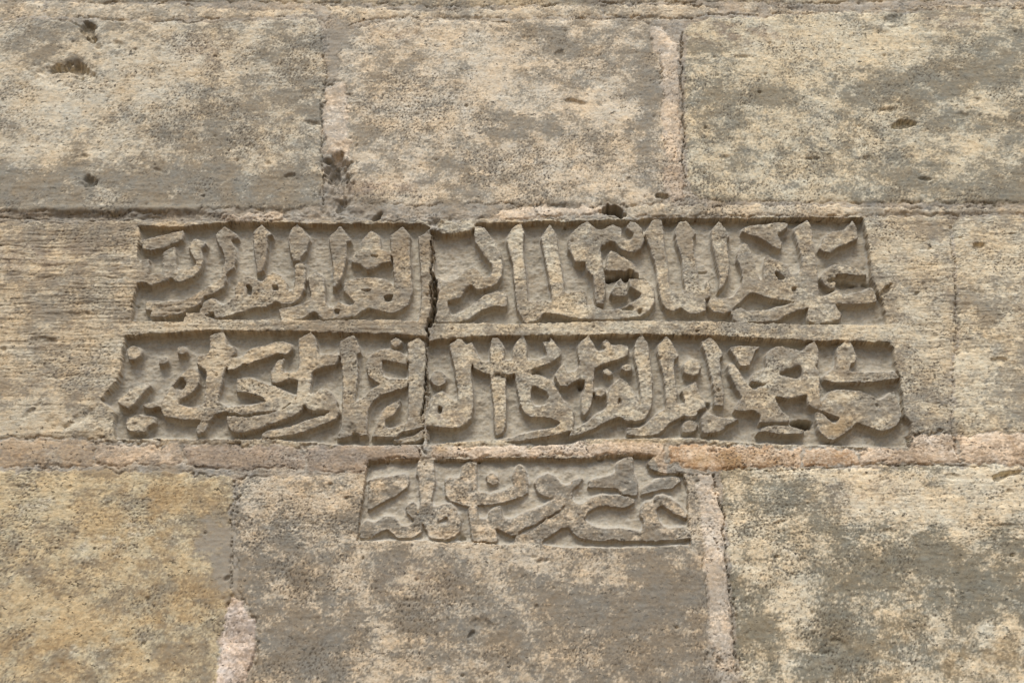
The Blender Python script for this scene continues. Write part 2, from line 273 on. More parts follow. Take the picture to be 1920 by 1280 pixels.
# ------------------------------------------------------------------ the masonry: which piece owns which cell
# kind, label, outline (photo px), base colour key, relief offset in mm
PIECES = [
    ('stone', 'grey block above the top joint, at the upper left', "-560 -420 560 -420 575 6 400 2 180 4 80 -3 -560 0", 'pale', 0),
    ('stone', 'block above the top joint, upper middle', "570 -420 1300 -420 1310 4 1100 6 940 12 800 10 640 5 585 4", 'pale', 0),
    ('stone', 'block above the top joint, at the upper right', "1310 -420 2500 -420 2500 -2 1760 -2 1480 6 1430 2 1320 3", 'pale', 1),
    ('brick', 'thin cream brick in the top joint, far left', "-560 3 40 1 82 2 80 30 20 34 -560 34", 'cream', -1),
    ('brick', 'long thin cream brick in the top joint, left', "86 3 200 6 354 8 356 36 290 38 120 33 86 30", 'cream', -1),
    ('brick', 'thin cream brick with a grey upper edge in the top joint', "360 12 480 20 585 14 592 26 470 33 360 36", 'cream', -2),
    ('brick', 'thin cream brick slanting into the top joint, middle', "600 8 650 12 800 18 950 16 1050 9 1130 10 1132 30 1040 32 960 34 760 30 690 34 650 44 620 22", 'cream', 0),
    ('brick', 'thin cream brick in the top joint, right of middle', "1136 10 1300 8 1345 14 1350 22 1290 34 1220 38 1200 32 1136 30", 'cream', 0),
    ('brick', 'small cream chip in the top joint', "1390 4 1410 0 1428 14 1420 27 1385 22", 'cream', 2),
    ('brick', 'long cream brick in the top joint, right', "1440 12 1500 18 1600 20 1900 2 2500 0 2500 10 1780 14 1640 22 1500 24 1446 26", 'cream', 1),
    ('stone', 'large pitted block at the left of the upper course', "-560 38 20 38 110 36 150 44 200 38 290 42 350 44 590 34 600 50 606 100 614 150 603 200 603 270 606 330 600 385 520 394 430 393 300 400 160 402 40 396 -560 396", 'b1', 3),
    ('stone', 'mottled cream block in the middle of the upper course', "650 58 700 42 760 33 850 36 960 40 1050 36 1150 36 1215 42 1222 90 1238 110 1243 200 1244 300 1250 370 1240 382 1100 384 900 382 760 386 672 378 656 340 652 260 640 200 632 140 636 90", 'b2', 1),
    ('stone', 'wide mottled block at the right of the upper course', "1286 44 1330 36 1450 30 1560 22 1700 24 1800 14 2500 12 2500 378 1700 380 1500 378 1340 376 1296 362 1290 330 1284 250 1284 150", 'b3', 2),
    ('mortar_patch', 'pinkish mortar strip filling the joint left of the middle upper block', "626 150 650 160 652 250 660 290 650 306 632 302 614 282 606 250 606 200 612 165", 'pink', 4),
    ('mortar_patch', 'tall pink mortar strip right of the middle upper block', "1218 46 1240 50 1252 68 1270 84 1272 120 1276 160 1274 220 1279 302 1252 303 1243 260 1241 180 1240 110 1222 92", 'pink', 3),
    ('mortar_patch', 'lower pink mortar patch right of the middle upper block', "1246 312 1281 306 1284 376 1262 374 1246 350", 'pink2', 2),
    ('mortar_patch', 'pale mortar strip above the first line, left', "412 402 460 402 530 396 532 412 500 418 420 414", 'pink', 2),
    ('mortar_patch', 'pink mortar strip above the first line, middle', "936 390 1010 386 1128 388 1128 402 1080 404 1000 408 940 411 930 402", 'pink', 2),
    ('mortar_patch', 'cream mortar strip above the first line, right of the black hole', "1172 386 1250 382 1300 384 1330 388 1325 402 1240 406 1172 404", 'cream', 2),
    ('mortar_patch', 'long cream mortar strip above the first line, right', "1330 388 1400 384 1520 385 1700 388 2500 384 2500 398 1720 400 1620 401 1500 402 1400 404 1326 403", 'cream', 2),
    ('carved_stone', 'left inscribed block with the ends of two carved lines', "-560 414 120 416 260 412 380 414 540 416 700 412 806 414 812 430 808 520 804 600 800 700 796 780 794 832 690 828 560 836 340 828 205 826 180 820 -560 818", 'c1', 1),
    ('carved_stone', 'right inscribed block with the beginnings of two carved lines', "822 414 900 410 1000 412 1100 410 1300 408 1500 405 1600 404 1784 402 1788 470 1792 540 1793 640 1786 680 1784 740 1786 812 1707 812 1705 836 1600 838 1400 834 1250 830 1060 828 900 834 803 834 800 780 804 700 808 640 818 600 824 540 818 480", 'c2', 1),
    ('stone', 'pale block at the right end of the inscribed course', "1790 404 2500 402 2500 806 1850 810 1792 812 1790 740 1792 680 1798 640 1797 540 1792 460", 'c3', 2),
    ('brick', 'rust brown brick at the left end of the thin course', "-560 822 174 824 176 862 174 872 -560 874", 'rust', -1),
    ('brick', 'orange pink brick below the left stone, second from the left', "181 826 205 832 338 832 341 864 330 870 181 871", 'orange', 0),
    ('brick', 'greyish brick below the left stone, third from the left', "347 832 490 834 566 838 568 876 470 880 347 872", 'taupe', 0),
    ('brick', 'dull pink brick left of the third line', "573 838 700 834 794 836 790 858 694 860 690 884 573 880", 'taupe', 0),
    ('brick', 'cream brick with an orange end above the third line', "806 838 900 836 1050 830 1180 826 1242 830 1248 850 1250 884 1235 884 1215 868 1225 851 1160 850 990 856 812 856", 'peach', 1),
    ('brick', 'orange stained brick right of the third line', "1256 832 1400 836 1500 840 1503 872 1430 873 1350 878 1345 884 1280 880 1276 870 1256 862", 'peach2', 2),
    ('brick', 'short orange brick in the thin course', "1507 840 1606 842 1608 868 1508 872", 'peach2', 1),
    ('brick', 'cream brick beside the crack in the thin course', "1613 842 1706 842 1711 814 1786 814 1796 850 1803 868 1700 868 1613 868", 'peach', 2),
    ('brick', 'pitted pink brick at the right end of the thin course', "1792 814 1860 812 2500 808 2500 868 1860 870 1806 868 1800 848", 'peach', 2),
    ('stone', 'ochre yellow block at the lower left', "-560 884 100 880 300 884 430 892 436 930 430 960 434 1000 436 1100 428 1140 408 1200 404 1640 -560 1640", 'e1', 2),
    ('mortar_patch', 'pale pink mortar patch low in the lower left joint', "432 1124 452 1122 474 1160 480 1200 474 1240 458 1280 452 1300 404 1300 410 1240 416 1180", 'white', 3),
    ('carved_stone', 'lower inscribed block with the short third line', "444 896 560 890 692 888 694 862 800 858 990 858 1160 852 1228 853 1240 886 1270 884 1305 890 1316 940 1318 1000 1322 1100 1326 1180 1330 1280 1336 1640 470 1640 466 1300 480 1240 484 1190 470 1140 444 1110 440 1000", 'e2', 0),
    ('mortar_patch', 'long pinkish mortar strip filling the lower right joint', "1306 888 1334 888 1342 900 1340 930 1352 950 1358 970 1354 1000 1358 1050 1368 1090 1372 1160 1376 1210 1376 1262 1350 1252 1332 1200 1326 1130 1320 1040 1316 960", 'pink', 2),
    ('stone', 'pale block with grey stains at the lower right', "1354 886 1352 878 1560 876 1720 872 1900 874 2500 872 2500 1640 1412 1640 1400 1300 1382 1220 1378 1150 1372 1080 1364 1020 1360 960 1356 935", 'e3', 2),
]
PAL = {   # base / stain, linear
    'pale': ((0.507, 0.439, 0.312), (0.265, 0.236, 0.182)),
    'cream': ((0.639, 0.546, 0.399), (0.331, 0.288, 0.218)),
    'b1': ((0.584, 0.519, 0.393), (0.259, 0.233, 0.182)),
    'b2': ((0.628, 0.546, 0.414), (0.276, 0.246, 0.193)),
    'b3': ((0.628, 0.556, 0.404), (0.254, 0.233, 0.178)),
    'c1': ((0.529, 0.449, 0.318), (0.276, 0.236, 0.176)),
    'c2': ((0.584, 0.508, 0.367), (0.281, 0.246, 0.188)),
    'c3': ((0.639, 0.556, 0.399), (0.298, 0.262, 0.198)),
    'e1': ((0.551, 0.460, 0.296), (0.281, 0.231, 0.156)),
    'e2': ((0.584, 0.492, 0.360), (0.237, 0.208, 0.161)),
    'e3': ((0.662, 0.578, 0.420), (0.227, 0.207, 0.154)),
    'pink': ((.72, .61, .47), (.46, .395, .31)),
    'pink2': ((0.573, 0.471, 0.355), (0.353, 0.293, 0.228)),
    'white': ((0.750, 0.631, 0.517), (0.397, 0.325, 0.260)),
    'rust': ((0.441, 0.342, 0.231), (0.287, 0.236, 0.176)),
    'orange': ((0.566, 0.460, 0.339), (0.326, 0.272, 0.209)),
    'taupe': ((0.408, 0.332, 0.252), (0.276, 0.231, 0.182)),
    'peach': ((0.687, 0.571, 0.435), (0.422, 0.330, 0.235)),
    'peach2': ((0.662, 0.508, 0.351), (0.408, 0.267, 0.156)),
    'joint': ((0.463, 0.407, 0.323), (0.287, 0.257, 0.208)),
}


def P(s):
    v = [float(q) for q in s.split()]
    return [(v[i], v[i + 1]) for i in range(0, len(v), 2)]


# irregular outlines: everything rasterised is read through a wandering offset
wxn = fnoise(1.6, 0.004, 0.05, seed=1)
wzn = fnoise(1.6, 0.004, 0.05, seed=2)
CC, RR = np.meshgrid(np.arange(NX, dtype=np.float32), np.arange(NZ, dtype=np.float32))


def warp_nearest(a, amp):
    ix = np.clip(np.rint(CC + wxn * amp), 0, NX - 1).astype(np.int32)
    iz = np.clip(np.rint(RR + wzn * amp), 0, NZ - 1).astype(np.int32)
    return a[iz, ix]


own = np.zeros((NZ, NX), np.int16)                     # 0 = joint mortar
for k, (kind, lab, s, key, off) in enumerate(PIECES):
    rs, cs_, m = raster(P(s))
    if m.size:
        sub = own[rs, cs_]
        sub[m] = k + 1
own = warp_nearest(own, 2.4)
BLK = {'L': [i for i, p in enumerate(PIECES) if p[1].startswith('left inscribed')][0] + 1,
       'R': [i for i, p in enumerate(PIECES) if p[1].startswith('right inscribed')][0] + 1,
       'B': [i for i, p in enumerate(PIECES) if p[1].startswith('lower inscribed')][0] + 1}

# recesses and letters
panel = np.zeros((NZ, NX), np.int8)
for code, polys in ((1, PANEL_L), (2, PANEL_R), (3, PANEL_B)):
    for pts in polys:
        rs, cs_, m = raster(pts)
        panel[rs, cs_][m] = code
let = np.zeros((NZ, NX), np.int16)
for k, (blk, solids, holes) in enumerate(LET):
    for pts in solids:
        rs, cs_, m = raster(chaikin(pts))
        let[rs, cs_][m] = k + 1
    for pts in holes:
        rs, cs_, m = raster(chaikin(pts, .12))
        sub = let[rs, cs_]
        sub[m & (sub == k + 1)] = 0
panel = warp_nearest(panel, 0.6)
let = warp_nearest(let, 0.35)
let[panel == 0] = 0

# ------------------------------------------------------------------ relief (metres, + is outwards)
solid = ((panel == 0) | (let > 0)).astype(np.float32)
X_, Z_ = p2w([150, 1780], [1060, 390])
xa = int((p2w(120, 1060)[0] - X0) / CS); xb = int((p2w(1800, 1060)[0] - X0) / CS)
za = int((p2w(900, 1065)[1] - Z0) / CS); zb = int((p2w(900, 385)[1] - Z0) / CS)
sl = (slice(za, zb), slice(xa - 60, xb + 60))
sub = solid[sl]
steep = np.ones_like(solid); bank = np.ones_like(solid); fil = np.ones_like(solid)
steep[sl] = sstep(0.20, 0.72, blur(sub, 0.0012))
up = np.roll(sub, int(0.0068 / CS), axis=0)
bank[sl] = sstep(0.0, 1.0, blur(up, 0.0050))
fil[sl] = blur(sub, 0.0048)
crown = np.ones_like(solid); crown[sl] = blur(sub, 0.0045)
depth = np.where(panel == 3, 0.0145, 0.0250).astype(np.float32)
depth[sl] = blur(depth[sl], 0.01)

n_big = fnoise(1.9, 0.05, 0.6, seed=3)
n_mid = fnoise(1.7, 0.008, 0.09, ax=1.0, seed=4)
n_fin = fnoise(1.0, 0.0022, 0.012, ax=1.4, seed=5)
n_str = fnoise(1.3, 0.0025, 0.03, ax=9.0, seed=6)      # bedding lines along X
n_st1 = fnoise(1.35, 0.0035, 0.10, ax=1.35, seed=7)
n_st2 = fnoise(1.6, 0.01, 0.30, ax=1.2, seed=8)
n_hue = fnoise(1.5, 0.006, 0.15, ax=1.2, seed=9)
n_pat = fnoise(1.5, 0.010, 0.12, seed=10)


def level(sol_steep, fl):
    return fl


prof = np.maximum(steep, np.maximum(bank * 0.66, np.clip((fil - .25) / .75, 0, 1) * 0.55))
prof = np.where(steep > 0.98, 1.0, prof)
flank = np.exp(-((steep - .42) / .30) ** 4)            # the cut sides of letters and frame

H = -(1 - prof) * depth * (1 + 0.06 * n_mid)
# letters are a little rounded towards their edges and stand at uneven height
edge = np.clip(1 - crown, 0, 1)
H -= np.where(let > 0, edge * 0.0009, edge * 0.0007)
lh = RNG.uniform(-0.0040, 0.0004, len(LET) + 1).astype(np.float32); lh[0] = 0
H += blur(lh[let], 0.002) * prof
n_wav = fnoise(1.0, 0.012, 0.05, seed=21)
n_chp = fnoise(1.0, 0.004, 0.014, seed=22)
inpan = blur((panel > 0).astype(np.float32), 0.004)
H += np.where(let > 0, 1, 0) * (n_wav * 0.0006 - 0.0004)
# chipped arrises of letters and frame
chip = sstep(.10, .34, edge) * sstep(.5, 1.5, n_chp) * (steep > .3)
H -= chip * 0.0022

topm = sstep(0.55, 0.95, steep)                         # the old weathered face
rough_amp = np.ones_like(H)
rough_amp *= 0.35 + 0.65 * topm
# per piece offset and joints
offs = np.array([-1.2] + [p[4] for p in PIECES], np.float32) * 0.0006
kinds = ['mortar_joint'] + [p[0] for p in PIECES]
base_off = offs[own]
H += blur(base_off, 0.0022)
# gap at piece borders
bd = np.zeros_like(H)
bd[:, 1:] += own[:, 1:] != own[:, :-1]
bd[1:, :] += own[1:, :] != own[:-1, :]
bd = np.clip(bd, 0, 1)
bvar = np.clip(0.5 + 0.7 * n_pat, 0.0, 2.2)
bline = blur(bd, 0.0013) * (0.0013 * 2.5 / CS)
H -= bline * (0.0003 + 0.0020 * bvar)
H -= blur(bd, 0.008) * (0.008 * 2.5 / CS) * 0.0007

H += n_big * 0.0011
H += n_mid * 0.00050 * rough_amp
H += n_fin * 0.00027 * rough_amp
XX = GX[None, :]; ZZ = GZ[:, None]


def pxmap():
    """photo pixel of every cell (inverse of p2w)."""
    Zr = (GZ - EYE) / D
    # direction (y, z) proportional to (1, Zr): b from ratio
    b = (Zr * math.cos(TILT) - math.sin(TILT)) / (math.cos(TILT) + Zr * math.sin(TILT))
    py = 640 - b * FPX
    y = math.cos(TILT) - b * math.sin(TILT)
    t = D / y
    return t, py


tz, PY1 = pxmap()
PXm = (960 + GX[None, :] / tz[:, None] * FPX).astype(np.float32)
PYm = np.repeat(PY1[:, None], NX, 1).astype(np.float32)


def blob(x, y, rx, ry, ang=0):
    c, s = math.cos(math.radians(ang)), math.sin(math.radians(ang))
    dx = PXm - x; dy = PYm - y
    u = (dx * c + dy * s) / rx; v = (-dx * s + dy * c) / ry
    return np.exp(-(u * u + v * v))


def local(x, y, r):
    X, Z = p2w(x, y)
    R = r / 850.0
    cx, cz = w2c(X, Z)
    k = int(R / CS) + 3
    return (slice(max(0, int(cz) - k), min(NZ, int(cz) + k)), slice(max(0, int(cx) - k), min(NX, int(cx) + k)))


str_amp = 0.00021 + 0.00048 * np.clip(blob(90, 560, 260, 190) + 0.6 * blob(1780, 560, 230, 180)
                                      + .5 * blob(560, 560, 300, 160) + 0.4 * blob(650, 140, 150, 80), 0, 1)
H += n_str * str_amp * rough_amp
H += flank * n_str * 0.0016 + flank * n_fin * .0007
H += (1 - topm) * (n_pat * .0009 + n_wav * .0006 + n_mid * .0006 + n_fin * .00022 + n_str * .00012)
# long cracks along the bedding of the left block
for (x, y, w, d) in ((60, 463, 120, 2.2), (120, 520, 150, 2.0), (70, 571, 110, 2.2), (190, 562, 80, 1.6), (110, 706, 160, 1.8),
                     (50, 762, 80, 1.5), (150, 500, 100, 1.2), (260, 574, 40, 1.5), (1700, 548, 22, 2.0), (1690, 428, 60, 1.0),
                     (330, 572, 60, 2.0), (320, 583, 70, 2.0), (690, 772, 26, 1.8), (676, 763, 26, 1.4), (680, 785, 22, 1.4)):
    q = local(x, y, w * 2.2)
    yy = PYm[q] - y + n_mid[q] * 1.4
    H[q] -= d * .001 * np.exp(-(yy / 1.7) ** 2) * np.exp(-((PXm[q] - x) / w) ** 4) * np.clip(.6 + .5 * n_pat[q], 0, 1.3)

# holes and gouges: x, y, rx, ry, depth mm, angle, softness
HOLES = [
    (134, 131, 28, 9, 17, 8, .5), (118, 143, 52, 24, 7, 0, .9), (162, 55, 10, 13, 20, -10, .4), (173, 76, 9, 10, 18, -10, .4), (184, 92, 10, 6, 8, 0, .6),
    (225, 90, 13, 9, 7, 0, .5), (228, 86, 26, 16, 3, 0, .9), (166, 337, 14, 12, 16, 30, .45), (158, 294, 5, 3, 6, 0, .6),
    (227, 301, 4, 2, 4, 0, .6), (296, 319, 9, 3, 5, 20, .6), (382, 369, 5, 3, 6, 0, .6), (545, 330, 9, 3, 6, -12, .5),
    (552, 342, 30, 10, 4, -8, .9), (23, 303, 5, 5, 5, 0, .6), (75, 136, 5, 3, 4, 0, .6), (12, 265, 22, 10, 4, 0, .9),
    (470, 277, 10, 6, 5, 0, .7), (585, 232, 16, 5, 7, 0, .6), (430, 210, 20, 8, 3, 0, .8), (505, 308, 6, 4, 5, 0, .6),
    (635, 318, 18, 24, 16, 0, .45), (628, 322, 6, 12, 12, 20, .5), (640, 382, 5, 14, 12, 20, .5), (648, 362, 5, 22, 8, 0, .6),
    (640, 345, 20, 50, 6, 0, .7), (708, 405, 12, 5, 14, -45, .4), (1148, 396, 19, 11, 70, 0, .12), (820, 420, 20, 9, 8, 0, .6),
    (1074, 190, 17, 3, 8, 8, .5), (1693, 235, 21, 5, 13, -10, .3), (1655, 208, 15, 5, 6, 15, .6), (1808, 217, 17, 5, 5, -5, .6),
    (1735, 336, 20, 3, 7, 4, .5), (1424, 173, 9, 3, 8, 0, .5), (1392, 107, 14, 4, 6, 0, .6), (1667, 40, 22, 13, 6, 0, .7),
    (1626, 296, 12, 4, 5, 0, .6), (1520, 297, 12, 2, 5, 0, .5), (1362, 295, 8, 3, 4, 0, .6), (1125, 156, 11, 7, 4, 0, .6),
    (986, 70, 10, 8, 4, 0, .6), (1241, 367, 9, 3, 12, 4, .4), (1050, 100, 6, 5, 6, 0, .6), (1834, 459, 9, 5, 9, 0, .5),
    (1897, 438, 11, 2, 6, -8, .5), (1876, 676, 12, 5, 7, 0, .6), (1803, 444, 6, 2, 5, 0, .5), (1720, 549, 8, 3, 7, -35, .4),
    (78, 636, 18, 6, 6, 0, .6), (62, 768, 26, 4, 4, -40, .5), (150, 782, 26, 9, 5, -25, .6), (135, 795, 16, 6, 6, -10, .5),
    (6, 655, 4, 7, 6, 0, .5), (250, 566, 7, 3, 9, 0, .5), (48, 912, 20, 5, 3, 5, .6), (130, 915, 12, 6, 4, -20, .6),
    (205, 943, 14, 4, 3, -20, .6), (425, 1084, 6, 3, 6, -40, .5), (565, 975, 22, 12, 3, 0, .6), (905, 1165, 22, 15, 7, 20, .7),
    (884, 1188, 7, 3, 8, -45, .4), (1006, 1136, 5, 5, 6, -60, .5), (1875, 893, 16, 6, 12, -22, .45), (1900, 886, 16, 4, 9, -10, .5),
    (1788, 893, 14, 5, 5, 0, .7), (1668, 997, 14, 6, 4, 0, .7), (1460, 980, 8, 3, 4, -15, .6), (1550, 1218, 42, 30, 6, 0, .75),
    (1562, 1200, 10, 3, 5, 0, .6), (1540, 1222, 30, 3, 3, 0, .7), (1456, 1044, 5, 2, 6, 0, .5), (1882, 986, 20, 3, 4, -5, .6),
    (1625, 890, 12, 5, 3, 0, .7), (1430, 902, 26, 12, 3, 0, .8), (1890, 921, 5, 4, 6, 0, .5), (1898, 968, 5, 5, 4, 0, .5),
    (1899, 1042, 5, 3, 6, 0, .5), (1555, 1081, 4, 2, 4, 0, .5), (1706, 1148, 9, 3, 4, 20, .6), (1018, 1050, 16, 3, 4, -8, .5),
    (1020, 1064, 22, 12, 2, 0, .8), (765, 1125, 20, 4, 3, 0, .6), (681, 1046, 2.5, 2.5, 6, 0, .4), (1167, 516, 36, 6.5, 60, 5, .15),
    (1178, 576, 12, 4, 14, 0, .5), (1201, 583, 5, 6, 10, 20, .5), (1503, 790, 20, 9, 34, 8, .25), (1090, 717, 7, 9, 14, 0, .4),
    (941, 708, 14, 6, 8, 0, .5), (1329, 756, 5, 8, 12, 0, .5), (1004, 694, 8, 4, 9, -20, .5), (1592, 524, 28, 5, 12, 2, .4),
    (1660, 545, 16, 4, 9, -40, .4), (1320, 501, 9, 2, 7, -5, .5), (773, 973, 3, 3, 7, 0, .4), (868, 1006, 5, 5, 8, 0, .5),
    (1330, 844, 20, 6, 3, 0, .7), (1660, 60, 16, 4, 3, 0, .7), (1500, 15, 16, 5, 3, -8, .6), (1210, 33, 22, 3, 6, -4, .5),
    (660, 808, 8, 12, 8, -30, .5), (712, 800, 5, 3, 5, 0, .5), (1180, 336, 5, 3, 4, 0, .5), (1860, 640, 16, 9, 4, 0, .7),
    (1835, 548, 26, 14, 3, 0, .8), (1750, 630, 8, 5, 4, 0, .6), (1505, 330, 20, 12, 2, 0, .8), (1480, 293, 16, 9, 2, 0, .8),
]
for (x, y, rx, ry, d, ang, soft) in HOLES:
    q = local(x, y, max(rx, ry) * 2.3 + 6)
    c, s = math.cos(math.radians(ang)), math.sin(math.radians(ang))
    dx = PXm[q] - x; dy = PYm[q] - y
    u = (dx * c + dy * s) / rx; v = (-dx * s + dy * c) / ry
    r = np.sqrt(u * u + v * v) + 0.10 * n_mid[q] + 0.30 * n_pat[q] + .02 * n_fin[q]
    H[q] -= d * (.0008 if d < 9 else .0011 if d < 30 else .0014) * (1 - sstep(1 - soft, 1 + soft * .7, r))

# the open joint between the two inscribed blocks, cracks in other joints: polyline, half width px, depth mm
CRACKS = [
    ("808 432 812 470 808 510 806 560 809 608", 2.4, 22), ("812 514 815 545 811 580 809 606", 5.2, 52), ("812 434 824 450 814 462 824 470", 3.0, 12),
    ("803 612 800 650 799 690 796 730 793 776", 1.5, 30), ("792 776 794 800 790 830 798 850", 2.0, 10), ("783 838 789 846 786 858 792 870", 1.4, 8),
    ("1786 404 1784 450 1791 490 1793 560 1792 620 1796 655 1788 690 1784 740 1786 800 1792 840 1802 868", 1.8, 7),
    ("1792 624 1790 640 1793 660", 1.2, 4),
    ("1340 888 1341 925 1354 948 1361 968 1354 995 1359 1040 1368 1080 1372 1140 1375 1200 1380 1258", 2.0, 10),
    ("1350 880 1346 892 1352 880 1350 920", 1.2, 5), ("1250 832 1246 846 1256 872", 1.8, 6), ("1275 868 1278 884 1335 890", 1.4, 6),
    ("1281 60 1277 140 1281 220 1280 300 1285 330 1287 348", 1.8, 9), ("1288 350 1300 362 1318 380 1322 400", 1.3, 4),
    ("1266 280 1264 300", 1.0, 4), ("606 100 612 150 604 170 603 240 602 290 608 340 604 380", 1.5, 8), ("437 900 440 940 432 980 436 1050 434 1100", 2.2, 6),
    ("446 930 438 945 452 925", 1.5, 6), ("110 37 140 45 152 54", 1.5, 5), ("290 42 340 38 350 44 380 36 410 33", 1.2, 5),
    ("650 46 700 35 760 31 850 33 910 38 960 42", 1.3, 6), ("1080 32 1140 34 1165 32 1210 39 1240 33 1300 34", 1.2, 6),
    ("1330 28 1380 26 1420 28", 1.2, 6), ("1480 14 1510 16 1560 22 1660 18", 1.2, 5), ("1770 12 1800 15 1860 10 1920 10", 1.2, 5),
    ("0 407 100 410 200 412 300 408", 1.6, 5), ("1330 403 1450 402 1620 404 1680 400 1790 402 1920 400", 1.0, 4),
    ("82 4 80 28", 1.0, 3), ("178 824 174 868", 1.8, 4), ("344 830 344 870", 2.0, 4), ("570 838 569 862", 1.3, 3),
    ("1504 838 1505 872", 1.2, 3), ("1610 842 1609 870", 1.5, 4), ("1250 884 1270 888 1300 888", 1.2, 5),
    ("1352 878 1450 880 1560 876 1600 870 1700 870 1850 874", 1.4, 6), ("1640 562 1652 548 1672 533", 2.0, 8),
    ("118 1240 112 1280", 1.6, 3), ("1340 1010 1350 1060 1362 1080", 1.0, 3), ("484 1220 470 1250", 1.6, 5),
]
for (s, hw, d) in CRACKS:
    pts = P(s)
    for (x0, y0), (x1, y1) in zip(pts[:-1], pts[1:]):
        mx, my = (x0 + x1) / 2, (y0 + y1) / 2
        ln = math.hypot(x1 - x0, y1 - y0) + 1e-6
        q = local(mx, my, ln * .75 + hw * 3 + 14)
        dx = PXm[q] - x0 + n_mid[q] * 1.6; dy = PYm[q] - y0 + n_pat[q] * 1.3
        t = np.clip((dx * (x1 - x0) + dy * (y1 - y0)) / ln ** 2, 0, 1)
        dist = np.hypot(dx - t * (x1 - x0), dy - t * (y1 - y0))
        cut = d * .001 * (1 - sstep(hw * .5, hw * 1.3, dist))
        lev = -np.abs(cut) * np.clip(0.8 + .35 * n_fin[q], .3, 1.3)
        H[q] = np.minimum(H[q], np.where(cut > 0, np.maximum(lev + base_off[q], -0.06), 9))

# many small pores, denser in pitted zones
pits = RNG.uniform(0, 1, (2600, 5))
dens = np.clip(0.5 + 0.5 * n_pat, 0, 1)
for a in pits:
    cx = int(a[0] * (NX - 20)) + 10; cz = int(a[1] * (NZ - 20)) + 10
    if a[2] > dens[cz, cx] or panel[cz, cx] and not let[cz, cx]:
        continue
    r = 0.0012 + 0.0028 * a[3] ** 3
    dd = r * (0.7 + 1.0 * a[4])
    k = int(r * 2.2 / CS) + 1
    q = (slice(max(cz - k, 0), cz + k + 1), slice(max(cx - k, 0), cx + k + 1))
    rr = np.hypot((CC[q] - cx) * .8, RR[q] - cz) * CS / r
    H[q] -= dd * np.exp(-rr ** 2 * 1.3)

# broken, lumpy mortar in the open joints
rub = blob(640, 345, 34, 75) + blob(560, 404, 300, 10) * .8 + blob(850, 420, 60, 14) * .8 + blob(240, 404, 260, 9) * .6 \
    + blob(815, 450, 16, 30) + blob(150, 790, 60, 22) * .5 + blob(230, 745, 40, 60) * .6 + blob(1580, 520, 30, 20) * .6 \
    + blob(250, 790, 60, 30) * .5
H += np.clip(rub, 0, 1) * n_mid * 0.0022
# drooping lower lip of the upper left block
H += 0.004 * blob(180, 392, 230, 7) + 0.003 * blob(330, 392, 90, 6) - 0.005 * blob(180, 406, 260, 5)

